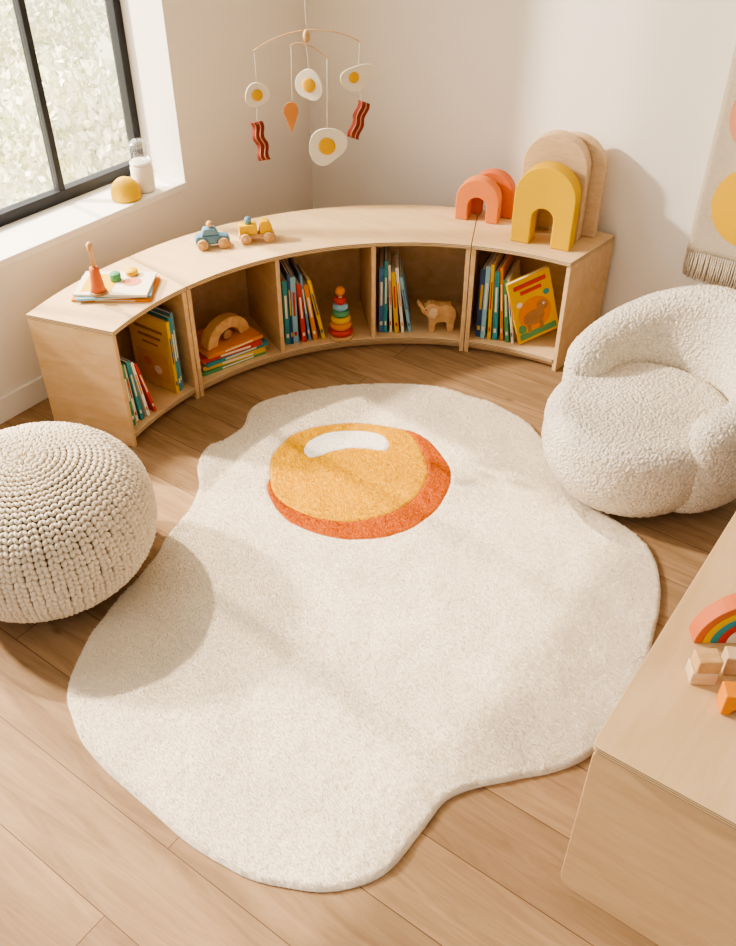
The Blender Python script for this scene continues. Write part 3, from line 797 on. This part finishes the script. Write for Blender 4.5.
for j_ in range(m_-1):
    for k in range(n):
        k2 = (k+1) % n; sf.append((j_*n+k, j_*n+k2, (j_+1)*n+k2, (j_+1)*n+k))
sf.append(list(range(n))[::-1]); sf.append([(m_-1)*n+k for k in range(n)])
b = MB(); b.add(sv, sf, None, True); boucle(b.build('seat', M['boucle'], ch))
MB().lathe([(.14, .0), (.14, .05)], 40, T((0, .05, 0))).build('swivel_base', M['dark'], ch)

# ------------------------------------------------------------------ play table right
DX0, DX1, DY0, DY1, DH = -0.246, 0.42, 1.048, 2.08, 0.552
org = Vector(((DX0+DX1)/2, (DY0+DY1)/2))
dk = thing('play_table', 'low birch plywood play table with solid end panels at the right', 'table', (org.x, org.y, 0))
W_, L_ = DX1-DX0, DY1-DY0
def rrect(w, h, r, n=8):
    P = []
    for (cx, cy, a0) in ((w/2, h/2, 0), (-w/2, h/2, 90), (-w/2, -h/2, 180), (w/2, -h/2, 270)):
        for k in range(n+1):
            a = radians(a0+90*k/n); P.append((cx-math.copysign(r, cx)+r*cos(a), cy-math.copysign(r, cy)+r*sin(a)))
    return P
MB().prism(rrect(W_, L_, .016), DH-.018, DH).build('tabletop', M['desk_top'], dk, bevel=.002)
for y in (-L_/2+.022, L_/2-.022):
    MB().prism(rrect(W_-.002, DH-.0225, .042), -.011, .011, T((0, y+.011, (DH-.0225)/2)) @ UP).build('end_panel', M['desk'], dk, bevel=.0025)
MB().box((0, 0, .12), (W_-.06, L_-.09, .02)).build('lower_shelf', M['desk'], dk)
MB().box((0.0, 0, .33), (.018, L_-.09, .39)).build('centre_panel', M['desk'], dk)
dz = DH+.0006
def arc(r0, r1, n=24): return [(r1*cos(pi*k/n), r1*sin(pi*k/n)) for k in range(n+1)]+[(r0*cos(pi-pi*k/n), r0*sin(pi-pi*k/n)) for k in range(n+1)]
p = pt(748, 636, dz)
t = thing('rainbow_stacker', 'painted wooden rainbow of nested arcs on the play table', 'toy', (p.x, p.y, dz), (0, 0, radians(36)))
for mk, r0, r1 in (('coraldark', .102, .120), ('yellow', .086, .1015), ('teal', .070, .0855), ('red', .053, .0695), ('cream', .028, .0525)):
    upright(MB(), arc(r0, r1), .04).build('rainbow_arc', M[mk], t, bevel=.002)
def block(label, u, v, d, mk, rz, z=dz, group='loose wooden blocks on the play table'):
    p = pt(u, v, z)
    return tag(MB().box((0, 0, d[2]/2), d).build('wooden_block', M[mk], None, (p.x, p.y, z), (0, 0, rz), bevel=.003), label, 'toy block', group)
block('pale rectangular wooden block at the bottom of the small stack left of the rainbow', 700, 677, (.052, .042, .034), 'palewood', radians(32))
q2 = pt(700, 677, dz)
tag(MB().box((0, 0, .016), (.048, .038, .032)).build('wooden_block', M['toywood'], None, (q2.x+.002, q2.y+.001, dz+.0346), (0, 0, radians(38)), bevel=.003), 'natural wooden block stacked on the block left of the rainbow', 'toy block', 'loose wooden blocks on the play table')
block('pale wooden block standing in front of the rainbow', 731, 669, (.042, .034, .050), 'palewood', radians(30))
p = pt(736, 708, dz)
br_ = [(.035, 0), (.035, .055), (-.035, .055), (-.035, 0), (-.016, 0)]+[(.016*cos(pi-pi*k/12), .020*sin(pi*k/12)) for k in range(1, 12)]+[(.016, 0)]
tag(upright(MB(), br_, .04).build('bridge_block', M['orange'], None, (p.x, p.y, dz), (0, 0, radians(30)), bevel=.003), 'small orange bridge block at the table edge in front of the rainbow', 'toy block')

# ------------------------------------------------------------------ wall hanging
hg = thing('wall_hanging', 'cream woven wall hanging with circles and fringe on the back wall', 'wall hanging', (-0.545, WY-0.016, 0.50))
hw = 0.365
b = MB(); nx, nz_ = 40, 50; vs = []; fs = []
for k in range(nz_+1):
    for i in range(nx+1):
        x = -hw+2*hw*i/nx; z = 1.3*k/nz_
        vs.append((x, -0.006+0.004*sin(x*22+z*4)*(1-k/nz_), z))
for k in range(nz_):
    for i in range(nx):
        a = k*(nx+1)+i; fs.append((a, a+1, a+nx+2, a+nx+1))
b.add(vs, fs, None, True)
o = b.build('textile', M['weave'], hg); s_ = o.modifiers.new('sol', 'SOLIDIFY'); s_.thickness = .008
for nm, mk, x, z, r in (('mustard_circle', 'mustfelt', -.165, .215, .15), ('pink_circle', 'pink', -.19, .525, .135), ('mustard_circle', 'mustfelt', -.16, .84, .14), ('pink_circle', 'pink', .17, .37, .14), ('mustard_circle', 'mustfelt', .17, .68, .14)):
    MB().prism(circ(0, 0, r, n=48), 0, .003, T((x, -.013, z)) @ UP).build(nm, M[mk], hg)
b = MB()
for k in range(84):
    x = -hw+.005+k*(2*hw-.01)/83
    b.tube([(x, -.006, .004), (x+random.uniform(-.003, .003), -.009, -.05), (x+random.uniform(-.005, .005), -.007, -.10+random.uniform(-.008, .008))], .0046, 5)
tag(b.build('fringe', M['weave'], hg), kind='stuff')
MB().tube([(-hw-.04, -.015, 1.31), (hw+.04, -.015, 1.31)], .01, 12).build('dowel', M['toywood'], hg)

# ------------------------------------------------------------------ mobile
D = 3.05
x0, z0_ = ppl(306, 30, D)
mp_ = FW*D+RT*x0
mob = thing('baby_mobile', 'hanging mobile of felt fried eggs and bacon strips in the corner', 'mobile', (mp_.x, mp_.y, z0_), (0, 0, YAW))
def lc(u, v):
    x, z = ppl(u, v, D); return (x-x0, 0, z-z0_)
MB().tube([(0, 0, HC-z0_), (0, 0, .02)], .0016, 6).build('hanging_cord', M['cord'], mob)
MB().ell(.012, .012, .020, T(lc(306.5, 36))).build('bead', M['toywood'], mob)
def sag(a, b, c, n=14):
    a, b, c = Vector(a), Vector(b), Vector(c)
    return [a*(1-t)**2+b*2*t*(1-t)+c*t*t for t in [k/n for k in range(n+1)]]
MB().tube(sag(lc(253, 51), lc(276, 34), lc(306, 30)), .0018, 8).build('wire_arm', M['toywood'], mob)
MB().tube(sag(lc(306, 30), lc(338, 28), lc(360, 42)), .0018, 8).build('wire_arm', M['toywood'], mob)
MB().tube(sag(lc(290, 46), lc(303, 36), lc(327, 58)), .0016, 8).build('wire_arm', M['toywood'], mob)
for a, b_ in (((254, 51), (257, 84)), ((291, 46), (292, 100)), ((306, 44), (309, 70)), ((327, 58), (327, 128)), ((360, 42), (358, 68)), ((257, 107), (257, 124)), ((358, 88), (363, 103))):
    MB().tube([lc(*a), lc(*b_)], .0010, 5).build('string', M['cord'], mob)
def blob(r, seed, n=28, k=0.14, sx=1, sy=1): return [(r*sx*(1+k*sin(2*a+seed)+k*.6*sin(3*a+seed*2))*cos(a), r*sy*(1+k*sin(2*a+seed)+k*.6*sin(3*a+seed*2))*sin(a)) for a in [2*pi*i/n for i in range(n)]]
def egg(u, v, r, seed, tilt=0, sx=1, sy=1, yc=(0, 0), yr=.48, k=.1):
    X = T(lc(u, v)) @ Rm(tilt, 'Z')
    e = MB().prism(blob(r, seed, k=k, sx=sx, sy=sy), -.0028, .0028, X @ UP, smooth=True).build('egg_charm', M['cream'], mob, bevel=.001)
    MB().lathe([(r*yr, 0), (r*yr, .002), (r*yr*.8, .004), (r*yr*.2, .005)], 24, X @ T((yc[0], -.003, yc[1])) @ Rm(pi/2, 'X')).build('yolk', M['mustard'], e)
egg(257, 95, .038, 1, .3, sy=1.08)
egg(309, 85, .047, 2, -.3, sx=.9, sy=1.1)
egg(327, 146, .060, .5, 0, k=.12, sy=1.08)
egg(358, 77, .048, 0, .25, sx=1.22, sy=.80, yc=(-.014, 0), yr=.36, k=.16)
def bacon(u0, v0, u1, v1):
    A, B_ = Vector(lc(u0, v0)), Vector(lc(u1, v1)); n = 24; par = None
    d = (B_-A).normalized(); sd = Vector((d.z, 0, -d.x)); sd = -sd if sd.x < 0 else sd
    for nm, mk, w0, w1, yy in (('bacon_charm', 'bacon', -.020, .020, 0), ('fat_stripe', 'baconfat', -.009, -.006, -.0032), ('fat_stripe', 'baconfat', .006, .0095, -.0032)):
        vs = []; fs = []
        for i in range(n+1):
            t = i/n; c = A.lerp(B_, t); wv = .0032*sin(t*pi*4)
            for w in (w0, w1):
                for dy_ in (-.0025, .0025):
                    p = c+sd*(w+wv); vs.append((p.x, dy_+yy+.005*sin(t*pi*4), p.z))
        for i in range(n):
            a = i*4; b2 = a+4
            fs += [(a, a+2, b2+2, b2), (a+1, b2+1, b2+3, a+3), (a, b2, b2+1, a+1), (a+2, a+3, b2+3, b2+2)]
        fs += [(0, 1, 3, 2), (n*4, n*4+2, n*4+3, n*4+1)]
        o = MB().add(vs, fs, None, True).build(nm, M[mk], par or mob)
        par = par or o
bacon(256, 122, 265, 160)
bacon(364, 102, 353, 138)
cpy = [(-.024, .0), (-.022, .018), (-.012, .032), (.004, .036), (.018, .028), (.024, .012), (.024, 0), (.008, -.045), (.0, -.066), (-.008, -.045)]
MB().prism(cpy, -.004, .004, T(lc(291, 113)) @ UP).build('cone_charm', M['tan'], mob, bevel=.002)

# ------------------------------------------------------------------ light
sun = bpy.data.lights.new('sun', 'SUN'); sun.energy = 5.9; sun.angle = radians(1.5); sun.color = (1.0, 0.865, 0.68)
so = bpy.data.objects.new('sun', sun); C.objects.link(so)
dv = Vector((1.0, -0.10, -1.18)).normalized(); so.rotation_euler = dv.to_track_quat('-Z', 'Y').to_euler(); so.location = (-6, 2, 6)
# added unseen fill lamp outside, brightens back wall and armchair through the window
al = bpy.data.lights.new('garden_light', 'AREA'); al.shape = 'DISK'; al.size = 0.35; al.energy = 800; al.color = (1.0, 0.88, 0.72)
ao = bpy.data.objects.new('garden_light', al); C.objects.link(ao)
ao.location = (-6.0, 0.2, 3.3)
ao.rotation_euler = (Vector((-0.9, 3.2, 0.7))-ao.location).to_track_quat('-Z', 'Y').to_euler()
w = bpy.data.worlds.new('world'); S.world = w; w.use_nodes = True
nt = w.node_tree; bg = nt.nodes['Background']
tc = nt.nodes.new('ShaderNodeTexCoord')
dp = nt.nodes.new('ShaderNodeVectorMath'); dp.operation = 'DOT_PRODUCT'; dp.inputs[1].default_value = Vector((-0.82, -0.15, 0.55)).normalized()
nt.links.new(tc.outputs['Generated'], dp.inputs[0])
mxx = nt.nodes.new('ShaderNodeMath'); mxx.operation = 'MAXIMUM'; mxx.inputs[1].default_value = 0
nt.links.new(dp.outputs['Value'], mxx.inputs[0])
pw = nt.nodes.new('ShaderNodeMath'); pw.operation = 'POWER'; pw.inputs[1].default_value = 2.0
nt.links.new(mxx.outputs[0], pw.inputs[0])
ma = nt.nodes.new('ShaderNodeMath'); ma.operation = 'MULTIPLY_ADD'; ma.inputs[1].default_value = 6.5; ma.inputs[2].default_value = 0.44
nt.links.new(pw.outputs[0], ma.inputs[0]); nt.links.new(ma.outputs[0], bg.inputs[1])
bg.inputs[0].default_value = (1.0, 0.94, 0.865, 1)

cam = bpy.data.cameras.new('camera'); cam.sensor_fit = 'HORIZONTAL'; cam.sensor_width = 36; cam.lens = 36*FPX/736
co = bpy.data.objects.new('camera', cam); C.objects.link(co)
co.location = (0, 0, CH); co.rotation_euler = (pi/2-PITCH, 0, YAW)
S.camera = co
